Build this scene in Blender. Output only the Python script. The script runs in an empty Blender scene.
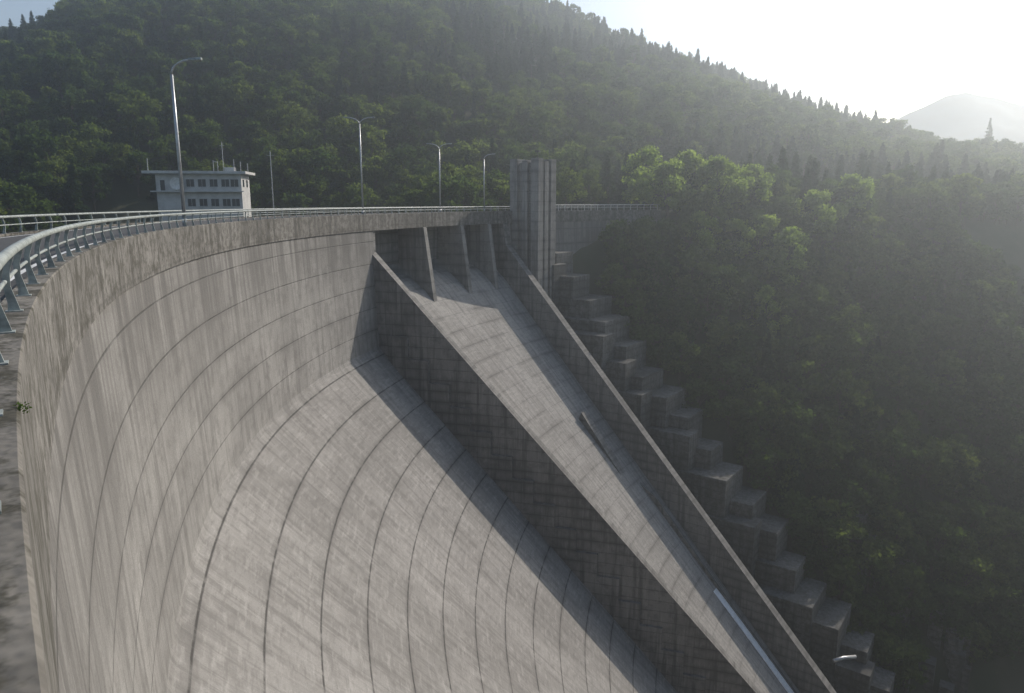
import bpy, math, random
import numpy as np
from mathutils import Vector, noise as mnoise
random.seed(7); rng=np.random.default_rng(11)
scene=bpy.context.scene
R=112.0; H0=math.radians(-37.5)
n0=(math.cos(H0),-math.sin(H0))
P0=(0.02*n0[0],0.02*n0[1]); C=(P0[0]+R*n0[0],P0[1]+R*n0[1])
def pos(s,r,off=0.0):
    h=H0+s/R
    n=(math.cos(h),-math.sin(h)); t=(math.sin(h),math.cos(h))
    return (C[0]-(R-r)*n[0]+t[0]*off, C[1]-(R-r)*n[1]+t[1]*off)
S_L=104.0; S_R=144.5
SL=1.06
# ---------------- material helpers
def newmat(name):
    m=bpy.data.materials.new(name); m.use_nodes=True
    nt=m.node_tree; b=nt.nodes['Principled BSDF']; return m,nt,b
def N(nt,t,**kw):
    n=nt.nodes.new(t)
    for k,v in kw.items(): setattr(n,k,v)
    return n
def math_(nt,op,a,b=None,c=None):
    n=N(nt,'ShaderNodeMath',operation=op)
    for i,v in enumerate((a,b,c)):
        if v is None: continue
        if isinstance(v,(int,float)): n.inputs[i].default_value=v
        else: nt.links.new(v,n.inputs[i])
    return n.outputs[0]
def noise_(nt,vec,scale,detail=4,rough=.55,sc=None,rot=None):
    if sc is not None:
        mp=N(nt,'ShaderNodeMapping'); nt.links.new(vec,mp.inputs[0]); mp.inputs['Scale'].default_value=sc
        if rot is not None: mp.inputs['Rotation'].default_value=rot
        vec=mp.outputs[0]
    n=N(nt,'ShaderNodeTexNoise'); n.inputs['Scale'].default_value=scale; n.inputs['Detail'].default_value=detail
    n.inputs['Roughness'].default_value=rough
    nt.links.new(vec,n.inputs['Vector']); return n.outputs['Fac']
def noise2(nt,vec,scale,detail=4,rough=.55,sc=None,rot=None):
    o=noise_(nt,vec,scale,detail,rough,sc,rot); o.node.noise_dimensions='2D'; return o
def mix_(nt,fac,a,b,bt='MIX'):
    n=N(nt,'ShaderNodeMix',data_type='RGBA',blend_type=bt)
    if isinstance(fac,(int,float)): n.inputs[0].default_value=fac
    else: nt.links.new(fac,n.inputs[0])
    for v,i in ((a,6),(b,7)):
        if isinstance(v,(tuple,list)): n.inputs[i].default_value=(*v[:3],1)
        else: nt.links.new(v,n.inputs[i])
    return n.outputs[2]
def smooth(nt,v,lo,hi,a=0.,b=1.):
    n=N(nt,'ShaderNodeMapRange',interpolation_type='SMOOTHSTEP')
    nt.links.new(v,n.inputs[0]); n.inputs[1].default_value=lo;n.inputs[2].default_value=hi;n.inputs[3].default_value=a;n.inputs[4].default_value=b
    return n.outputs[0]
def concrete(name,c1,c2,dark,liftmajor=3.0,lw=.07,joint=15.0,panel=True,stain=.5,dash=.5,lineamt=.75,uv=True,moss=0.,pw=1.8,ph=.75,pa=.22,diag=0.,jamt=.5,topv=None,midamt=.5,lite=.45):
    m,nt,b=newmat(name)
    nf=noise2 if uv else noise_
    tc=N(nt,'ShaderNodeTexCoord'); vec=tc.outputs['UV' if uv else 'Object']
    sp=N(nt,'ShaderNodeSeparateXYZ'); nt.links.new(vec,sp.inputs[0])
    u=sp.outputs[0]; v=sp.outputs[1] if uv else sp.outputs[2]
    sc_st=(1.3,.07,1) if uv else (1.3,1.3,.07)
    big=nf(nt,vec,.09,4,.65); mid=nf(nt,vec,.7,4,.7)
    streak=nf(nt,vec,1.0,3,.65,sc_st)
    st2=nf(nt,vec,1.0,3,.7,(3.2,.35,1) if uv else (3.2,3.2,.35))
    fine=nf(nt,vec,9,1,.7)
    col=mix_(nt,smooth(nt,big,.38,.62),c1,c2)
    col=mix_(nt,smooth(nt,streak,.44,.70,0,stain),col,dark)
    col=mix_(nt,smooth(nt,st2,.52,.74,0,lite),col,tuple(min(1,x*1.4) for x in c1))
    col=mix_(nt,smooth(nt,mid,.46,.7,0,midamt),col,dark)
    if diag>0:
        d1=nf(nt,vec,1.0,3,.65,(.45,2.2,1),(0,0,.35)); d2=nf(nt,vec,1.0,3,.65,(.45,2.4,1),(0,0,-.9))
        col=mix_(nt,smooth(nt,d1,.5,.72,0,diag),col,tuple(min(1,x*1.4) for x in c1))
        col=mix_(nt,smooth(nt,d2,.5,.72,0,diag),col,dark)
    if topv is not None:
        run=math_(nt,'MULTIPLY',smooth(nt,v,topv,topv+11,1,0),smooth(nt,nf(nt,vec,1.0,3,.7,(.9,.03,1)),.4,.62,.25,.85))
        col=mix_(nt,run,col,tuple(x*.75 for x in dark))
    col=mix_(nt,smooth(nt,fine,.35,.7,0,.22),col,dark)
    if moss>0: col=mix_(nt,smooth(nt,nf(nt,vec,1.6,5,.75),.45,.6,0,moss),col,(.045,.042,.03))
    wob=math_(nt,'MULTIPLY',math_(nt,'SUBTRACT',mid,.5),.08)
    vv=math_(nt,'ADD',v,wob)
    pp=math_(nt,'PINGPONG',vv,liftmajor/2)
    lines=smooth(nt,pp,lw*.4,lw*1.6,lineamt,0)
    lines=math_(nt,'MULTIPLY',lines,smooth(nt,mid,.5-.35*(1-dash)-.06,.56,.35,1))
    if lineamt>.3:
        band=math_(nt,'MULTIPLY',smooth(nt,pp,0,.6,.6,0),smooth(nt,big,.42,.6))
        col=mix_(nt,band,col,dark)
    if joint:
        l2=smooth(nt,math_(nt,'PINGPONG',u,joint/2),.02,.08,jamt,0)
        lines=math_(nt,'MAXIMUM',lines,l2)
    if panel:
        p1=smooth(nt,math_(nt,'PINGPONG',v,ph/2),.01,.05,pa,0)
        p2=smooth(nt,math_(nt,'PINGPONG',u,pw/2),.01,.05,pa,0)
        lines=math_(nt,'MAXIMUM',lines,math_(nt,'MAXIMUM',p1,p2))
        cu=math_(nt,'FLOOR',math_(nt,'DIVIDE',u,pw)); cv=math_(nt,'FLOOR',math_(nt,'DIVIDE',v,ph*2))
        cb=N(nt,'ShaderNodeCombineXYZ'); nt.links.new(cu,cb.inputs[0]); nt.links.new(cv,cb.inputs[1])
        wn=N(nt,'ShaderNodeTexWhiteNoise',noise_dimensions='2D'); nt.links.new(cb.outputs[0],wn.inputs['Vector'])
        col=mix_(nt,math_(nt,'MULTIPLY',wn.outputs['Value'],.2),col,dark)
    col=mix_(nt,lines,col,tuple(x*.32 for x in dark))
    nt.links.new(col,b.inputs['Base Color']); b.inputs['Roughness'].default_value=.9
    b.inputs['Specular IOR Level'].default_value=.25
    bp=N(nt,'ShaderNodeBump'); bp.inputs['Strength'].default_value=.4; bp.inputs['Distance'].default_value=.06
    f2=nf(nt,vec,5,2,.75)
    h=math_(nt,'SUBTRACT',f2,smooth(nt,math_(nt,'PINGPONG',v,liftmajor/2),lw*.4,lw*1.6,1.2 if lineamt>.3 else 0,0))
    nt.links.new(h,bp.inputs['Height']); nt.links.new(bp.outputs[0],b.inputs['Normal'])
    return m
def plain(name,c,rough=.6,metal=0,var=.25,scale=3):
    m,nt,b=newmat(name); tc=N(nt,'ShaderNodeTexCoord')
    f=noise_(nt,tc.outputs['Object'],scale,3,.65)
    col=mix_(nt,smooth(nt,f,.35,.7,0,1),c,tuple(x*(1-var) for x in c))
    nt.links.new(col,b.inputs['Base Color']); b.inputs['Roughness'].default_value=rough; b.inputs['Metallic'].default_value=metal
    return m
M_face=concrete('dam_face_concrete',(.305,.294,.276),(.24,.231,.217),(.13,.124,.116),liftmajor=3.0,lineamt=.6,dash=.6,lw=.05,stain=.6,pa=.07,jamt=.2,topv=79.6,lite=.3)
M_slope=concrete('dam_slope_concrete',(.288,.277,.26),(.225,.216,.202),(.125,.119,.111),liftmajor=4.4,lw=.075,lineamt=.85,stain=.55,dash=.6,ph=1.1,pw=2.0,pa=.03,diag=.38,jamt=.15,midamt=.35,lite=.35)
M_band=concrete('crest_band_concrete',(.22,.21,.194),(.155,.148,.136),(.07,.066,.059),liftmajor=2.2,lineamt=.2,panel=False,stain=.85,moss=.6,joint=15)
M_coping=concrete('coping_concrete',(.21,.195,.17),(.15,.14,.125),(.06,.056,.05),liftmajor=50,lineamt=.0,panel=False,stain=.3,moss=.85,joint=15)
M_chute=concrete('chute_concrete',(.315,.303,.283),(.26,.25,.233),(.135,.128,.119),liftmajor=3.0,lw=.04,lineamt=.35,stain=.6,panel=False,diag=.28,joint=2.6,jamt=.12,midamt=.3,lite=.3)
M_wall=concrete('training_wall_concrete',(.25,.24,.226),(.185,.178,.168),(.095,.092,.087),liftmajor=1.5,lw=.05,lineamt=.45,stain=.8,dash=.1,joint=0,pw=3.0,ph=1.5,pa=.2)
M_obj=concrete('block_concrete',(.16,.16,.155),(.11,.11,.106),(.05,.05,.048),liftmajor=1.5,lw=.05,lineamt=.5,stain=.8,joint=0,panel=False,uv=False,moss=.6)
M_tower=concrete('tower_concrete',(.27,.261,.246),(.21,.203,.192),(.11,.106,.10),liftmajor=1.8,lw=.04,lineamt=.4,stain=.7,joint=0,panel=False,uv=False)
M_asph=plain('asphalt',(.055,.055,.055),.9)
M_paint=plain('road_paint',(.7,.7,.68),.7)
M_steel=plain('painted_steel',(.33,.36,.34),.5,.0,.45,5)
M_galv=plain('galvanised_steel',(.45,.46,.47),.4,.6)
M_white=plain('white_render_wall',(.52,.52,.505),.8,0,.25,.5)
M_glass=plain('dark_window_glass',(.03,.04,.05),.15,0,.1)
M_dark=plain('dark_metal',(.05,.05,.05),.5)
M_foam=plain('foaming_water',(.85,.88,.9),.2,0,.2,1.5)
# ---------------- mesh helpers
def link(ob,parent=None):
    scene.collection.objects.link(ob)
    if parent: ob.parent=parent
    return ob
def mesh(name,V,F,mats,mi=None,uv=None,parent=None,smoothf=False):
    me=bpy.data.meshes.new(name); me.from_pydata([tuple(v) for v in V],[],[tuple(f) for f in F])
    for m in (mats if isinstance(mats,(list,tuple)) else [mats]): me.materials.append(m)
    if mi is not None: me.polygons.foreach_set('material_index',mi)
    if uv is not None:
        l=me.uv_layers.new(name='UVMap'); flat=[c for f in uv for p in f for c in p]; l.data.foreach_set('uv',flat)
    if smoothf: me.polygons.foreach_set('use_smooth',[True]*len(me.polygons))
    me.update(); return link(bpy.data.objects.new(name,me),parent)
def empty(name,loc=(0,0,0)):
    e=bpy.data.objects.new(name,None); e.location=loc; e.empty_display_size=.5; return link(e)
def sweep(name,prof,s0,s1,ds,mats,segm=None,parent=None,closed=False,smoothf=False):
    ns=max(2,int(round((s1-s0)/ds))+1); V=[];F=[];UV=[];MI=[]
    k=len(prof); L=[0]
    P=prof+[prof[0]] if closed else prof
    for i in range(1,len(P)): L.append(L[-1]+math.hypot(P[i][0]-P[i-1][0],P[i][1]-P[i-1][1]))
    ss=[s0+(s1-s0)*i/(ns-1) for i in range(ns)]
    for s in ss:
        for r,z in prof: x,y=pos(s,r); V.append((x,y,z))
    nseg=k if closed else k-1
    for i in range(ns-1):
        for j in range(nseg):
            a=i*k+j;b=i*k+(j+1)%k;c=(i+1)*k+(j+1)%k;d=(i+1)*k+j
            F.append((a,b,c,d)); UV.append([(ss[i],L[j]),(ss[i],L[j+1]),(ss[i+1],L[j+1]),(ss[i+1],L[j])])
            MI.append(segm[j] if segm else 0)
    return mesh(name,V,F,mats,MI,UV,parent,smoothf)
def prism(name,poly,s,o0,o1,mats,parent=None):
    k=len(poly); V=[];F=[];UV=[]
    for o in (o0,o1):
        for r,z in poly: x,y=pos(s,r,o); V.append((x,y,z))
    F.append(tuple(range(k))); UV.append([p for p in poly])
    F.append(tuple(range(2*k-1,k-1,-1))); UV.append([p for p in poly][::-1])
    L=0
    for j in range(k):
        j2=(j+1)%k; d=math.hypot(poly[j][0]-poly[j2][0],poly[j][1]-poly[j2][1])
        F.append((j,j+k,j2+k,j2)); UV.append([(L,o0),(L,o1),(L+d,o1),(L+d,o0)]); L+=d
    return mesh(name,V,F,mats,None,UV,parent)
def boxes(name,bl,mat,parent=None,rotz=0,loc=(0,0,0),bevel=0):
    V=[];F=[]
    for (x0,x1,y0,y1,z0,z1) in bl:
        o=len(V); V+=[(x0,y0,z0),(x1,y0,z0),(x1,y1,z0),(x0,y1,z0),(x0,y0,z1),(x1,y0,z1),(x1,y1,z1),(x0,y1,z1)]
        F+=[tuple(o+i for i in f) for f in ((0,3,2,1),(4,5,6,7),(0,1,5,4),(1,2,6,5),(2,3,7,6),(3,0,4,7))]
    ob=mesh(name,V,F,mat,parent=parent); ob.rotation_euler=(0,0,rotz); ob.location=loc
    if bevel:
        b=ob.modifiers.new('bev','BEVEL'); b.width=bevel; b.segments=2
    return ob
def tube(V,F,pts,rad,k=10):
    pts=[Vector(p) for p in pts]; o=len(V); n=len(pts)
    for i,p in enumerate(pts):
        d=(pts[min(i+1,n-1)]-pts[max(i-1,0)]).normalized()
        a=d.cross(Vector((0,0,1))); 
        if a.length<1e-3: a=Vector((1,0,0))
        a.normalize(); b=d.cross(a); rr=rad[i] if isinstance(rad,(list,tuple)) else rad
        for j in range(k):
            t=2*math.pi*j/k; q=p+a*(rr*math.cos(t))+b*(rr*math.sin(t)); V.append(tuple(q))
    for i in range(n-1):
        for j in range(k):
            F.append((o+i*k+j,o+i*k+(j+1)%k,o+(i+1)*k+(j+1)%k,o+(i+1)*k+j))
    F.append(tuple(o+j for j in range(k))[::-1]); F.append(tuple(o+(n-1)*k+j for j in range(k)))
# ---------------- DAM
dam=empty('concrete_dam')
bottom_r=77; S_E=192
def facez(r): return -18.5-SL*(r-.6)
prof=[(-7,-70),(-7,0),(-6.5,0),(-6.5,-.12),(-.45,-.12),(-.45,0),(-.02,0),(0,-.03),(0,-2.2),(-.14,-2.25),(-.14,-2.3),(.55,-18.2),(.75,-18.65),(bottom_r,facez(bottom_r))]
mats=[M_face,M_slope,M_band,M_coping]
segm=[0,3,3,3,3,3,3,2,2,0,0,1,1]
sweep('curved_wall',prof,-80,S_L,1.0,mats,segm,dam)
sweep('curved_wall_abutment',prof,S_R+.6,S_E,1.0,mats,segm,dam)
deck=[(-7,-2.2),(-7,0),(-6.5,0),(-6.5,-.12),(-.45,-.12),(-.45,0),(-.02,0),(0,-.03),(0,-2.2)]
sweep('bridge_deck',deck,S_L,S_R+.6,1.0,[M_band,M_coping],[0,1,1,1,1,1,1,0,0],dam,closed=True)
def floorz(r): return -12-SL*r
ch=[(-7,-60),(-7,-10.5),(-5,-9.6),(-3.5,-9.7),(-2,-10.5),(-.6,-11.6)]+[(r,floorz(r)) for r in (0.2,20,40,60,bottom_r)]
sweep('spillway_chute',ch,S_L,S_R,1.0,[M_chute],None,dam,smoothf=False)
sweep('breast_wall',[(-5.2,-2.2),(-4.6,-2.2),(-4.6,-8.0),(-5.2,-8.0)],S_L,S_R,1.0,[M_wall],None,dam,closed=True)
topz=lambda r:-5.6-SL*r
poly=[(-1,-4.6),(0,-5.4),(bottom_r,topz(bottom_r)),(bottom_r,facez(bottom_r)-4),(-1,-24)]
prism('training_wall',poly,S_L,-.6,.9,[M_wall],dam)
prism('training_wall_right',poly,S_R,-.8,.8,[M_wall],dam)
stair=[]; r=2.0; st=3.0
while r<bottom_r-4:
    zt=facez(r)+3.4
    stair+= [(r,zt),(r+st,zt)]; r+=st
stair+= [(r,facez(r)-3),(2.0,facez(2)-3)]
prism('training_wall_footing',stair,S_L,-1.0,-.6,[M_wall],dam)
for s in (119.5,131,139.5):
    prism('pier',[(-7,-2.2),(-.1,-2.2),(.1,-2.3),(1.9,floorz(1.9)-1),(-7,-14)],s,-.5,.5,[M_tower],dam)
prism('pier_end',[(-7,-2.2),(-.1,-2.2),(.1,-2.3),(.8,-6.6),(.8,-14),(-7,-14)],S_R,-.8,.8,[M_wall],dam)
prism('pier_end_near',[(-7,-2.2),(-.25,-2.2),(-.25,-14),(-7,-14)],S_L,.05,.9,[M_wall],dam)
prism('chute_channel_wall',[(31,floorz(31)),(34,floorz(34)+1.3),(47,floorz(47)+.5),(bottom_r,floorz(bottom_r)+.3),(bottom_r,floorz(bottom_r)-.5),(31,floorz(31)-.5)],S_R-4.9,-.2,.2,[M_wall],dam)
prism('chute_water_film',[(45,floorz(45)+.02),(50,floorz(50)+.2),(bottom_r,floorz(bottom_r)+.25),(bottom_r,floorz(bottom_r)-.3),(45,floorz(45)-.3)],S_R-5.1,-1.5,0,[M_foam],dam)
prism('flow_splitter',[(21,floorz(21)-.3),(21.5,floorz(21.5)+1.6),(29,floorz(29)+.05),(29,floorz(29)-.4)],S_R-8.5,-.9,.9,[M_wall],dam)
# tower
th=H0+S_R/R
te=(math.cos(th),-math.sin(th)); tt=(math.sin(th),math.cos(th))
bx,by=pos(S_R,0)
tx,ty=bx+te[0]*1.1+tt[0]*1.1,by+te[1]*1.1+tt[1]*1.1
rot=math.atan2(te[1],te[0])
TB=[(-.6,4.3,1.7,6.3,-34,8.8),
    (-1.6,.1,1.0,6.9,-34,9.5),(1.1,2.3,1.1,1.75,-22,9.2),(3.2,4.9,1.0,2.6,-34,9.5),(3.2,4.9,3.2,4.4,-34,9.1),(3.2,4.9,5.2,6.9,-34,9.5)]
boxes('gate_tower',TB,M_tower,dam,rot,(tx,ty,0),.04)
boxes('tower_beacon_and_ladder',[(3.9,4.0,2,2.1,9.5,10.6),(3.5,4.4,1.85,2.25,10.6,10.95),(-1.2,-1.12,3,3.08,9.5,10.4),(2.55,2.6,1.3,1.35,-20,8.7),(2.95,3.0,1.3,1.35,-20,8.7)]+[(2.55,3.0,1.31,1.34,z,z+.05) for z in np.arange(-19,8.6,.6)],M_dark,dam,rot,(tx,ty,0))
BL=[]; r=1.5
while r<74:
    dr=4.0+random.uniform(-.4,.6)
    zt=-6.0-1.06*r+random.uniform(-.7,.7)
    w1=18.9-.03*r+random.uniform(-1.5,1.4)-(3 if r<8 else 0); w0=max(2.5,w1-random.uniform(6,10.5))
    BL.append((r-6,r+dr-random.uniform(.1,.7),w0,w1,zt-14,zt))
    if random.random()<.4: BL.append((r-6,r+dr+1.0,w0-3,w0+1.5,zt-16,zt-random.uniform(2.0,2.8)))
    r+=dr
boxes('abutment_block_steps',BL,M_obj,dam,rot,(bx,by,0),.12)
RB=[]
for i in range(40):
    rr=random.uniform(54,82); ww=random.uniform(16,34); sz=random.uniform(1,2.6); z=-5-1.06*rr+1.0*(ww-20)-3
    RB.append((rr,rr+sz,ww,ww+sz*random.uniform(.8,1.6),z-8,z+sz*.5))
boxes('toe_concrete_blocks',RB,M_obj,dam,rot,(bx,by,0),.1)
def bl(r,w,z): return (bx+te[0]*r+tt[0]*w,by+te[1]*r+tt[1]*w,z)
road=empty('crest_road')
sweep('asphalt',[(-6.5,-.112),(-.45,-.112)],-80,S_E,1.0,[M_asph],None,road)
for rr in (-6.1,-.85): sweep('edge_line',[(rr-.07,-.107),(rr+.07,-.107)],-80,S_E,1.0,[M_paint],None,road)
def railing(name,rr,s0,s1,sgn,mat=None,hh=.82):
    e=empty(name); mat=mat or M_steel; k_=hh/.82
    def circ(rc,zc,rad,k=10): return [(rc+rad*math.cos(2*math.pi*j/k),zc+rad*math.sin(2*math.pi*j/k)) for j in range(k)]
    sweep('top_pipe',circ(rr+sgn*.02,.82*k_,.068,14),s0,s1,.8,[mat],None,e,closed=True,smoothf=True)
    sweep('lower_pipe',circ(rr-sgn*.07,.42*k_,.03),s0,s1,.8,[mat],None,e,closed=True,smoothf=True)
    V=[];F=[]; s=s0+.6
    out=[(rr+sgn*.07,.012),(rr+sgn*.045,.12),(rr-sgn*.01,.35),(rr+sgn*.0,.55),(rr+sgn*.07,.77)]
    inn=[(rr-sgn*.03,.77),(rr-sgn*.09,.55),(rr-sgn*.10,.35),(rr-sgn*.07,.12),(rr-sgn*.08,.012)]
    loop=[(a,b*k_) for a,b in out+inn]
    while s<s1:
        o=len(V);k=len(loop)
        for off in (-.02,.02):
            for r_,z_ in loop: x,y=pos(s,r_,off); V.append((x,y,z_))
        F.append(tuple(o+j for j in range(k))); F.append(tuple(o+k+j for j in range(k))[::-1])
        for j in range(k): F.append((o+j,o+k+j,o+k+(j+1)%k,o+(j+1)%k))
        o=len(V)
        for z_ in (.0,.015):
            for r_,off in ((rr-.11,-.08),(rr+.1,-.08),(rr+.1,.08),(rr-.11,.08)): x,y=pos(s,r_,off); V.append((x,y,z_))
        F+= [tuple(o+q for q in f) for f in ((4,5,6,7),(0,1,5,4),(1,2,6,5),(2,3,7,6),(3,0,4,7))]
        s+=2.0
    mesh('posts',V,F,mat,parent=e)
railing('steel_railing',-.2,-20.4,S_R-2,1)
railing('steel_railing',-6.75,-20,S_E,-1)
railing('steel_railing',-.14,S_R+8,S_E,1,M_paint,1.15)
def lamp(s,r,h,double,dirsgn=1):
    x,y=pos(s,r); e=empty('street_lamp',(x,y,-.0)); 
    V=[];F=[]
    tube(V,F,[(0,0,0),(0,0,.5)],.16,12)
    tube(V,F,[(0,0,.5),(0,0,h*.5),(0,0,h-.9)],[.12,.11,.09],12)
    arms=[1,-1] if double else [dirsgn]
    for a in arms:
        pts=[(0,0,h-.9)]
        Lx=1.3
        for i in range(1,8):
            t=i/7; pts.append((a*Lx*(t**1.5 if double else 1-math.cos(t*math.pi/2)),0,h-.9+ (.75 if double else .9)*math.sin(t*math.pi/2)))
        tube(V,F,pts,.065,8)
    mesh('pole',V,F,M_galv,parent=e,smoothf=True)
    V=[];F=[]
    for a in arms:
        Lx=1.3; zt=h-.9+(.75 if double else .9)
        x0=a*(Lx-.15); x1=a*(Lx+.75); o=len(V)
        V+=[(x0,-.1,zt-.06),(x0,.1,zt-.06),(x0,.08,zt+.1),(x0,-.08,zt+.1),(x1,-.17,zt-.03),(x1,.17,zt-.03),(x1,.1,zt+.16),(x1,-.1,zt+.16)]
        F+=[tuple(o+q for q in f) for f in ((0,1,2,3),(4,7,6,5),(0,4,5,1),(1,5,6,2),(2,6,7,3),(3,7,4,0))]
    hd=mesh('lantern_head',V,F,M_steel,parent=e); b=hd.modifiers.new('b','BEVEL'); b.width=.04
    return e
lamp(54,-.7,10.6,False)
lamp(102.5,-.7,12.6,True); lamp(125.6,-.7,11.0,True); lamp(139,-.7,10.0,False)
# ---------------- TERRAIN
def sm(a,b,x):
    t=min(1,max(0,(x-a)/(b-a))); return t*t*(3-2*t)
HP=[(-900,20),(-400,36),(-250,46),(-99,64),(-20,108),(61,132),(120,118),(173,101),(268,74),(347,38),(419,14),(570,-8),(900,-14),(2000,-18)]
def Hr(p):
    for (a,b),(c,d) in zip(HP,HP[1:]):
        if a<=p<=c: return b+(d-b)*(p-a)/(c-a)
    return HP[0][1] if p<HP[0][0] else HP[-1][1]
def T(x,y):
    p=.94*x+.34*y; q=-.34*x+.94*y
    nz=mnoise.fractal(Vector((x*.012,y*.012,.3)),1.0,2.0,4)
    away=sm(60,160,p)
    low=6*(1-sm(20,60,p))
    if q<140:
        z=-5+1.3*(q-140)+nz*8*away
        z=max(z,-88+1.5*mnoise.noise(Vector((x*.05,y*.05,0))))
        if q<0: z=max(z,min(15+.05*(-q-90),-88+1.2*(-q-2)))
    elif q<150: z=-5+(4.3-low)/10*(q-140)
    elif q<190: z=-.7+5.7*sm(160,192,q)-low*(1-sm(172,190,q))
    else:
        Hh=(Hr(p-25)+Hr(p)+Hr(p+25))/3
        if q<400:
            t=(q-190)/210; z=5+(Hh-5)*(t**.95)
        else: z=Hh-(q-400)*.25*(1-sm(400,1200,q)*.3); z=max(z,-30)
        z+=nz*10*sm(190,240,q)*(1-sm(360,400,q)*.6)
    return z
M_ground,nt,b=newmat('forest_floor')
tc=N(nt,'ShaderNodeTexCoord'); f=noise_(nt,tc.outputs['Object'],.08,4,.7)
col=mix_(nt,smooth(nt,f,.35,.65),(.03,.04,.016),(.055,.055,.03)); nt.links.new(col,b.inputs['Base Color']); b.inputs['Roughness'].default_value=1
def axis(lo,hi,st,far):
    a=list(np.arange(lo,hi+.1,st)); x=hi; d=st
    while x<far: d*=1.35; x+=d; a.append(x)
    x=lo; d=st
    while x>-far: d*=1.35; x-=d; a.insert(0,x)
    return a
xs=axis(-400,700,8,5000); ys=axis(-100,720,7,5000)
V=[(x,y,T(x,y)) for y in ys for x in xs]; nx=len(xs)
F=[(j*nx+i,j*nx+i+1,(j+1)*nx+i+1,(j+1)*nx+i) for j in range(len(ys)-1) for i in range(nx-1)]
mesh('hillside_terrain',V,F,M_ground,smoothf=True)
M_water,nt,b=newmat('water'); b.inputs['Base Color'].default_value=(.02,.05,.045,1); b.inputs['Roughness'].default_value=.08
tc=N(nt,'ShaderNodeTexCoord'); bp=N(nt,'ShaderNodeBump'); bp.inputs['Strength'].default_value=.2
nt.links.new(noise_(nt,tc.outputs['Object'],.8,4),bp.inputs['Height']); nt.links.new(bp.outputs[0],b.inputs['Normal'])
sweep('reservoir_water',[(-7,-9),(-60,-9),(-150,-9),(-300,-9)],-60,176,4,[M_water])
mesh('river_water',[(-100,-60,-86.4),(400,-60,-86.4),(500,250,-86.4),(-20,120,-86.4)],[(0,1,2,3)],M_water)
V=[];F=[]
prm=[(.38,.02),(.45,.06),(.50,.102),(.53,.116),(.56,.127),(.585,.140),(.607,.147),(.64,.140),(.68,.130),(.74,.12),(.82,.112),(.95,.07),(1.1,.02)]
def interp(m):
    for (a,b_),(c,d) in zip(prm,prm[1:]):
        if a<=m<=c: return b_+(d-b_)*(m-a)/(c-a)
    return 0
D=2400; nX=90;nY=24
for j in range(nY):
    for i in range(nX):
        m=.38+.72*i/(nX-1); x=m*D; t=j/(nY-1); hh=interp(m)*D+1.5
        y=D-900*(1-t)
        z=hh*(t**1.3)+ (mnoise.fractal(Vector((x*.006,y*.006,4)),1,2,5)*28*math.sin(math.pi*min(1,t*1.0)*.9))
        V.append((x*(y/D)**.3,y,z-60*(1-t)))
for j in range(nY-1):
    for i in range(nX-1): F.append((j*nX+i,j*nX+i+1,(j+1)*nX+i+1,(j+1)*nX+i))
mesh('distant_mountain',V,F,plain('distant_forest_haze_tint',(.07,.11,.15),1,0,.3,.01),smoothf=True)  # bluish base colour has aerial haze painted into the forest cover
# ---------------- TREES
def leafmat(name,cols,tr=.35):
    m,nt,b=newmat(name); nt.nodes.remove(b)
    oi=N(nt,'ShaderNodeObjectInfo'); cr=N(nt,'ShaderNodeValToRGB'); nt.links.new(oi.outputs['Random'],cr.inputs[0])
    cr.color_ramp.elements[0].color=(*cols[0],1); cr.color_ramp.elements[1].color=(*cols[-1],1)
    for i,c in enumerate(cols[1:-1]): 
        e=cr.color_ramp.elements.new((i+1)/(len(cols)-1)); e.color=(*c,1)
    tc=N(nt,'ShaderNodeTexCoord'); f=noise_(nt,tc.outputs['Object'],.9,0,.6)
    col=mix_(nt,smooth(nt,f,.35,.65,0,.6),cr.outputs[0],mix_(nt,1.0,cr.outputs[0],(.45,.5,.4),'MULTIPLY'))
    df=N(nt,'ShaderNodeBsdfDiffuse'); nt.links.new(col,df.inputs[0])
    t=N(nt,'ShaderNodeBsdfTranslucent'); nt.links.new(mix_(nt,1.0,col,(1.6,1.7,.8),'MULTIPLY'),t.inputs[0])
    ms=N(nt,'ShaderNodeMixShader'); ms.inputs[0].default_value=tr
    nt.links.new(df.outputs[0],ms.inputs[1]); nt.links.new(t.outputs[0],ms.inputs[2])
    nt.links.new(ms.outputs[0],nt.nodes['Material Output'].inputs['Surface']); return m
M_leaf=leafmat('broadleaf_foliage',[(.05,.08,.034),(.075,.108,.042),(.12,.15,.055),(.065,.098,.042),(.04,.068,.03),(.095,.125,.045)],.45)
M_leafb=leafmat('sunlit_tint_foliage',[(.16,.215,.075),(.20,.25,.09)],.6)  # paler yellow-green leaves, sunlit brightness put into the colour
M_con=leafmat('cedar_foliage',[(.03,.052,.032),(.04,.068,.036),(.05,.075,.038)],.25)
M_bark=plain('bark',(.09,.07,.05),.95)
def quads(cent,size):
    n=len(cent); a=rng.normal(size=(n,3)); a/=np.linalg.norm(a,axis=1)[:,None]
    b=rng.normal(size=(n,3)); b-= (b*a).sum(1)[:,None]*a; b/=np.linalg.norm(b,axis=1)[:,None]
    a=a*size[:,None]; b=b*(size*.6)[:,None]
    return np.concatenate([cent-a,cent-b,cent+a,cent+b],axis=1).reshape(-1,3)
def fin(name,V,F,nb,leaf,P,Q):
    o=len(V); V+= [tuple(x) for x in Q]; F+=[(o+4*i,o+4*i+1,o+4*i+2,o+4*i+3) for i in range(len(P))]
    me=bpy.data.meshes.new(name); me.from_pydata(V,[],F); me.materials.append(M_bark); me.materials.append(leaf)
    me.polygons.foreach_set('material_index',[0]*nb+[1]*(len(F)-nb)); me.update(); return me
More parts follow.
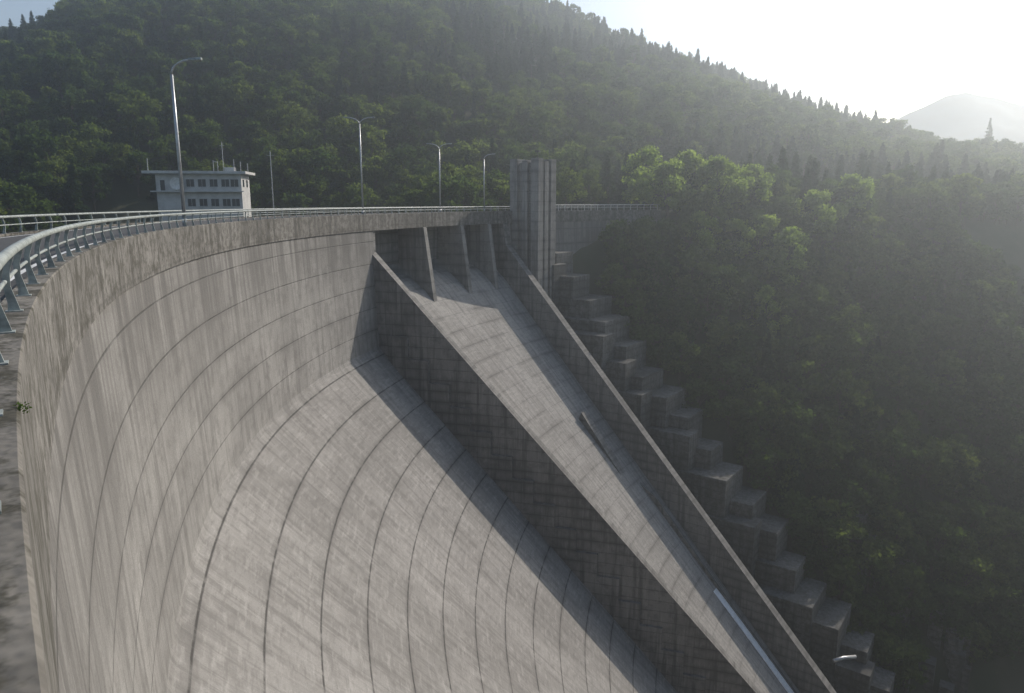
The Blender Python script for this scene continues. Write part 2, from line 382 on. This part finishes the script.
def broad(name,h,w,seed,leaf,nl=1500,ls=(.3,.55)):
    random.seed(seed); V=[];F=[]
    tube(V,F,[(0,0,-1.5),(.1,0,h*.2),(0,.15,h*.45),(.2,0,h*.7)],[.32,.25,.18,.07],6)
    cl=[]
    for i in range(34):
        th=random.uniform(0,6.283); u=random.uniform(-.8,1.1); rad=w*.5*math.sqrt(max(.03,1-min(1,u*u*.85)))*random.uniform(.35,1.12)
        cl.append((rad*math.cos(th),rad*math.sin(th),h*.58+u*h*.36,random.uniform(.07,.2)*w))
    for c in cl[:9]:
        z0=h*random.uniform(.25,.5); tube(V,F,[(0,0,z0),(c[0]*.5,c[1]*.5,(z0+c[2])*.5+.2),(c[0],c[1],c[2])],[.12,.08,.03],4)
    nb=len(F); pts=[];tot=sum(c[3]**2 for c in cl)
    for c in cl:
        per=max(8,int(nl*c[3]**2/tot))
        d=rng.normal(size=(per,3)); d/=np.linalg.norm(d,axis=1)[:,None]; rr=rng.uniform(.2,1.25,per)**.7
        pts.append(d*rr[:,None]*c[3]*np.array([1,1,.8])+np.array(c[:3]))
    pts=np.concatenate(pts); return fin(name,V,F,nb,leaf,pts,quads(pts,rng.uniform(ls[0],ls[1],len(pts))))
def conif(name,h,w,seed,leaf,dens=.6,ls=(.28,.5)):
    random.seed(seed); V=[];F=[]
    tube(V,F,[(0,0,-1.5),(0,0,h*.5),(0,0,h*.98)],[.3,.18,.03],6)
    P=[];z=h*.14
    while z<h*.99:
        t=(z-h*.14)/(h*.85); L=w*.5*(1-t)**.75*random.uniform(.75,1.1)+.15
        k=5 if t<.8 else 4
        for i in range(k):
            th=random.uniform(0,6.283); l=L*random.uniform(.7,1.1); dz=-.22*l
            n=int((7+l*12)*dens)
            f=rng.uniform(.1,1,n)**.8
            x=f*l*np.cos(th)+rng.normal(size=n)*.22*(1.2-f)*l*.6; y=f*l*np.sin(th)+rng.normal(size=n)*.22*(1.2-f)*l*.6
            P.append(np.stack([x,y,z+dz*f+rng.normal(size=n)*.22],1))
        z+=h*.024*random.uniform(.8,1.3)
    nb=len(F); P=np.concatenate(P); return fin(name,V,F,nb,leaf,P,quads(P,rng.uniform(ls[0],ls[1],len(P))))
src=bpy.data.collections.new('tree_species')
protos=[broad('a_broadleaf_%d'%i,[11,13,9.5,12][i],[8.5,9,8,7][i],20+i,M_leaf) for i in range(4)]
protos+=[conif('b_cedar_%d'%i,[14,15.5,12][i],[5.4,6.2,5.4][i],50+i,M_con) for i in range(3)]
for me in protos: src.objects.link(bpy.data.objects.new(me.name,me))
random.seed(3)
pts=[];scl=[];rotz=[];idx=[]
def add(p,q,near):
    x=.94*p-.34*q; y=.34*p+.94*q
    az=math.degrees(math.atan2(x,y))
    if y<20 or az<-50 or az>52: return
    vx,vy=x-C[0],y-C[1]; dist=math.hypot(vx,vy); rr=R-dist
    dx,dy=x-bx,y-by; rb=dx*te[0]+dy*te[1]; wb=dx*tt[0]+dy*tt[1]
    if wb<2 and rb>-9: return
    if -14<rb<82 and wb<18.6-.03*rb+.6: return
    if -11<rr<5 and p<95: return
    z=T(x,y)
    if z<-84: return
    if rr<-7 and z<-8: return
    if -90<x<-20 and 100<y<162: return
    pc=sm(.42,.6,.5+.5*mnoise.noise(Vector((x*.012,y*.012,7))))
    if near: pc=.08
    if q>320 and p>60: pc=max(pc,.6)
    if p<80: pc*=.3
    if random.random()<pc: i=4+random.randrange(3)
    else: i=random.randrange(4)
    s=random.uniform(.65,1.15)*(.85 if near else .92)
    pts.append((x,y,z-.3)); scl.append((s*random.uniform(.9,1.15),s*random.uniform(.9,1.15),s)); rotz.append((random.uniform(-.06,.06),random.uniform(-.06,.06),random.uniform(0,6.28))); idx.append(i)
q=76
while q<150:
    p=-60
    while p<400:
        add(p+random.uniform(-2,2),q+random.uniform(-1.5,1.5),True); p+=4.8
    q+=3.5
q=150
while q<425:
    p=-420
    while p<740:
        add(p+random.uniform(-2.6,2.6),q+random.uniform(-2.4,2.4),False); p+=6.0
    q+=5.8
me=bpy.data.meshes.new('forest'); me.from_pydata(pts,[],[])
a=me.attributes.new('tscale','FLOAT_VECTOR','POINT'); a.data.foreach_set('vector',[c for t in scl for c in t])
a=me.attributes.new('trot','FLOAT_VECTOR','POINT'); a.data.foreach_set('vector',[c for t in rotz for c in t])
a=me.attributes.new('tidx','INT','POINT'); a.data.foreach_set('value',idx)
fo=link(bpy.data.objects.new('forest',me))
ng=bpy.data.node_groups.new('forest_scatter','GeometryNodeTree')
ng.interface.new_socket('Geometry',in_out='INPUT',socket_type='NodeSocketGeometry'); ng.interface.new_socket('Geometry',in_out='OUTPUT',socket_type='NodeSocketGeometry')
gi=ng.nodes.new('NodeGroupInput');go=ng.nodes.new('NodeGroupOutput'); ip=ng.nodes.new('GeometryNodeInstanceOnPoints'); ci=ng.nodes.new('GeometryNodeCollectionInfo')
ci.inputs['Collection'].default_value=src; ci.inputs['Separate Children'].default_value=True; ci.inputs['Reset Children'].default_value=True
def na(n,t):
    x=ng.nodes.new('GeometryNodeInputNamedAttribute'); x.data_type=t; x.inputs['Name'].default_value=n; return x.outputs['Attribute']
ng.links.new(gi.outputs[0],ip.inputs['Points']); ng.links.new(ci.outputs[0],ip.inputs['Instance']); ip.inputs['Pick Instance'].default_value=True
ng.links.new(na('tidx','INT'),ip.inputs['Instance Index']); ng.links.new(na('trot','FLOAT_VECTOR'),ip.inputs['Rotation']); ng.links.new(na('tscale','FLOAT_VECTOR'),ip.inputs['Scale'])
ng.links.new(ip.outputs[0],go.inputs[0]); md=fo.modifiers.new('scatter','NODES'); md.node_group=ng
print('TREES',len(pts))
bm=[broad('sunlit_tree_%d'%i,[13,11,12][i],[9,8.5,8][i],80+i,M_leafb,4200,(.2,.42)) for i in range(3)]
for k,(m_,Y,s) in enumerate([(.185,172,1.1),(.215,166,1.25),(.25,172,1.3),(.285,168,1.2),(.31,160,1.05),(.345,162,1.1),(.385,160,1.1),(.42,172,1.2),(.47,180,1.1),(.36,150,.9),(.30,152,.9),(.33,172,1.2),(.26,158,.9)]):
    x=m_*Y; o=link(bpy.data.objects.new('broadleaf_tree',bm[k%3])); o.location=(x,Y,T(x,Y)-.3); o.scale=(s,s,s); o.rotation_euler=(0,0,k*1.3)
cm=conif('tall_cedar',24,7,91,M_con,1.0,(.2,.42))
Y=395; x=.645*Y; o=link(bpy.data.objects.new('cedar_tree',cm)); o.location=(x,Y,T(x,Y)); o.scale=(1.3,1.3,1.35)
P=np.array([[random.gauss(0,.03),random.gauss(0,.03),random.uniform(0,.08)] for _ in range(50)]); Q=quads(P,rng.uniform(.008,.02,len(P)))
wx,wy=pos(6.3,.02); wd=mesh('weed_plant',[tuple(v) for v in Q],[(4*i,4*i+1,4*i+2,4*i+3) for i in range(len(P))],M_leaf); wd.location=(wx,wy,-.04)
# ---------------- control building
bh=empty('control_building',(-64,151,.3)); bh.rotation_euler=(0,0,math.radians(8)); bh.scale=(.94,.94,.97)
boxes('walls',[(-8.5,9,-4,4,-6,7.2)],M_white,bh)
boxes('roof_slab',[(-10.8,10.2,-5.2,5.2,7.2,7.75)],M_white,bh,bevel=.04)
boxes('balcony_slab',[(-9.4,9.6,-5.1,-4.003,3.5,3.75)],M_white,bh)
boxes('roof_plant_box',[(5,7,-1,1,7.75,8.7)],M_galv,bh)
wb=[];fb=[]
for xw in (-1.5,.9,3.3,5.7,7.6):
    for zz in (.6,4.6):
        wb.append((xw-.8,xw+.8,-4.06,-3.9,zz,zz+1.5))
        fb+= [(xw-.9,xw-.8,-4.12,-3.95,zz-.1,zz+1.6),(xw+.8,xw+.9,-4.12,-3.95,zz-.1,zz+1.6),(xw-.8,xw+.8,-4.12,-3.95,zz-.1,zz),(xw-.8,xw+.8,-4.12,-3.95,zz+1.5,zz+1.6),(xw-.03,xw+.03,-4.1,-3.95,zz,zz+1.5)]
wb.append((-7.6,-6.7,-4.06,-3.9,3.8,5.9))
for yw in (-2,1.5): wb.append((8.95,9.05,yw-.7,yw+.7,4.6,6.1))
boxes('windows',wb,M_glass,bh); boxes('window_frames',fb,M_galv,bh)
V=[];F=[]
for x_,y_,h_ in ((-9.6,-4.6,10.2),(2.5,0,10.2),(3.4,0,10.0),(4.6,0,14),(6.5,1.5,10.5),(8,1,10),(9.5,1,9.6)): tube(V,F,[(x_,y_,7.75),(x_,y_,h_)],.08,6)
tube(V,F,[(2.5,0,10),(3.4,0,9.8)],.06,6)
tube(V,F,[(4.2,0,12.5),(5,0,12.5)],.05,6); tube(V,F,[(4.1,0,13.2),(5.1,0,13.2)],.05,6)
mesh('roof_antennas',V,F,M_galv,parent=bh)
V=[];F=[];k=20
for j in range(5):
    rr=1.25*j/4
    for i in range(k): V.append((rr*math.cos(2*math.pi*i/k),-.25*(rr/1.25)**2*1.2,rr*math.sin(2*math.pi*i/k)))
for j in range(4):
    for i in range(k): F.append((j*k+i,j*k+(i+1)%k,(j+1)*k+(i+1)%k,(j+1)*k+i))
tube(V,F,[(0,0,0),(0,.6,-.4),(0,.6,-1.6)],.08,6); tube(V,F,[(0,-.1,0),(0,-1.1,0)],.05,6)
d=mesh('satellite_dish',V,F,M_paint,parent=bh,smoothf=True); d.location=(-4.0,-5.2,5.2)
V=[];F=[]; tube(V,F,[(0,0,-6),(0,0,12)],[.14,.09],8); tube(V,F,[(-.8,0,11.2),(.8,0,11.2)],.05,6); o=mesh('utility_pole',V,F,M_galv); o.location=(-50,152,0)
V=[];F=[]; tube(V,F,[bl(62,5,-70.5),bl(63,7,-70.7),bl(64.5,9,-71)],.3,12); mesh('drain_pipe',V,F,M_galv,smoothf=True)
# ---------------- haze
hz=boxes('valley_haze',[(-900,560,-300,620,-120,165)],None)
hz.data.materials.clear()
m=bpy.data.materials.new('haze_air'); m.use_nodes=True; nt=m.node_tree; nt.nodes.clear()
o_=nt.nodes.new('ShaderNodeOutputMaterial'); vs=nt.nodes.new('ShaderNodeVolumeScatter'); vs.inputs['Color'].default_value=(.83,.93,1,1); vs.inputs['Density'].default_value=.00108; vs.inputs['Anisotropy'].default_value=.72
nt.links.new(vs.outputs[0],o_.inputs['Volume']); hz.data.materials.append(m)
# ---------------- light
AZ=math.radians(42); EL=math.radians(33)
d=Vector((math.sin(AZ)*math.cos(EL),math.cos(AZ)*math.cos(EL),math.sin(EL)))
sl=bpy.data.lights.new('sun','SUN'); sl.energy=5.0; sl.angle=math.radians(.5); sl.color=(1,.95,.86)
so=link(bpy.data.objects.new('sun',sl)); so.rotation_euler=d.to_track_quat('Z','Y').to_euler()
w=bpy.data.worlds.new('World'); scene.world=w; w.use_nodes=True; nt=w.node_tree
bg=nt.nodes['Background']; sk=nt.nodes.new('ShaderNodeTexSky'); sk.sky_type='NISHITA'; sk.sun_disc=False; sk.sun_elevation=EL; sk.sun_rotation=AZ
nt.links.new(sk.outputs[0],bg.inputs[0]); bg.inputs[1].default_value=.15
cam=bpy.data.cameras.new('camera'); cam.lens=25; cam.sensor_width=36; cam.clip_end=12000; cam.clip_start=.05
co=link(bpy.data.objects.new('camera',cam)); co.location=(0,0,1.5); co.rotation_euler=(math.radians(90-11.4),0,0); scene.camera=co
scene.view_settings.view_transform='Standard'; scene.view_settings.look='None'; scene.view_settings.exposure=0
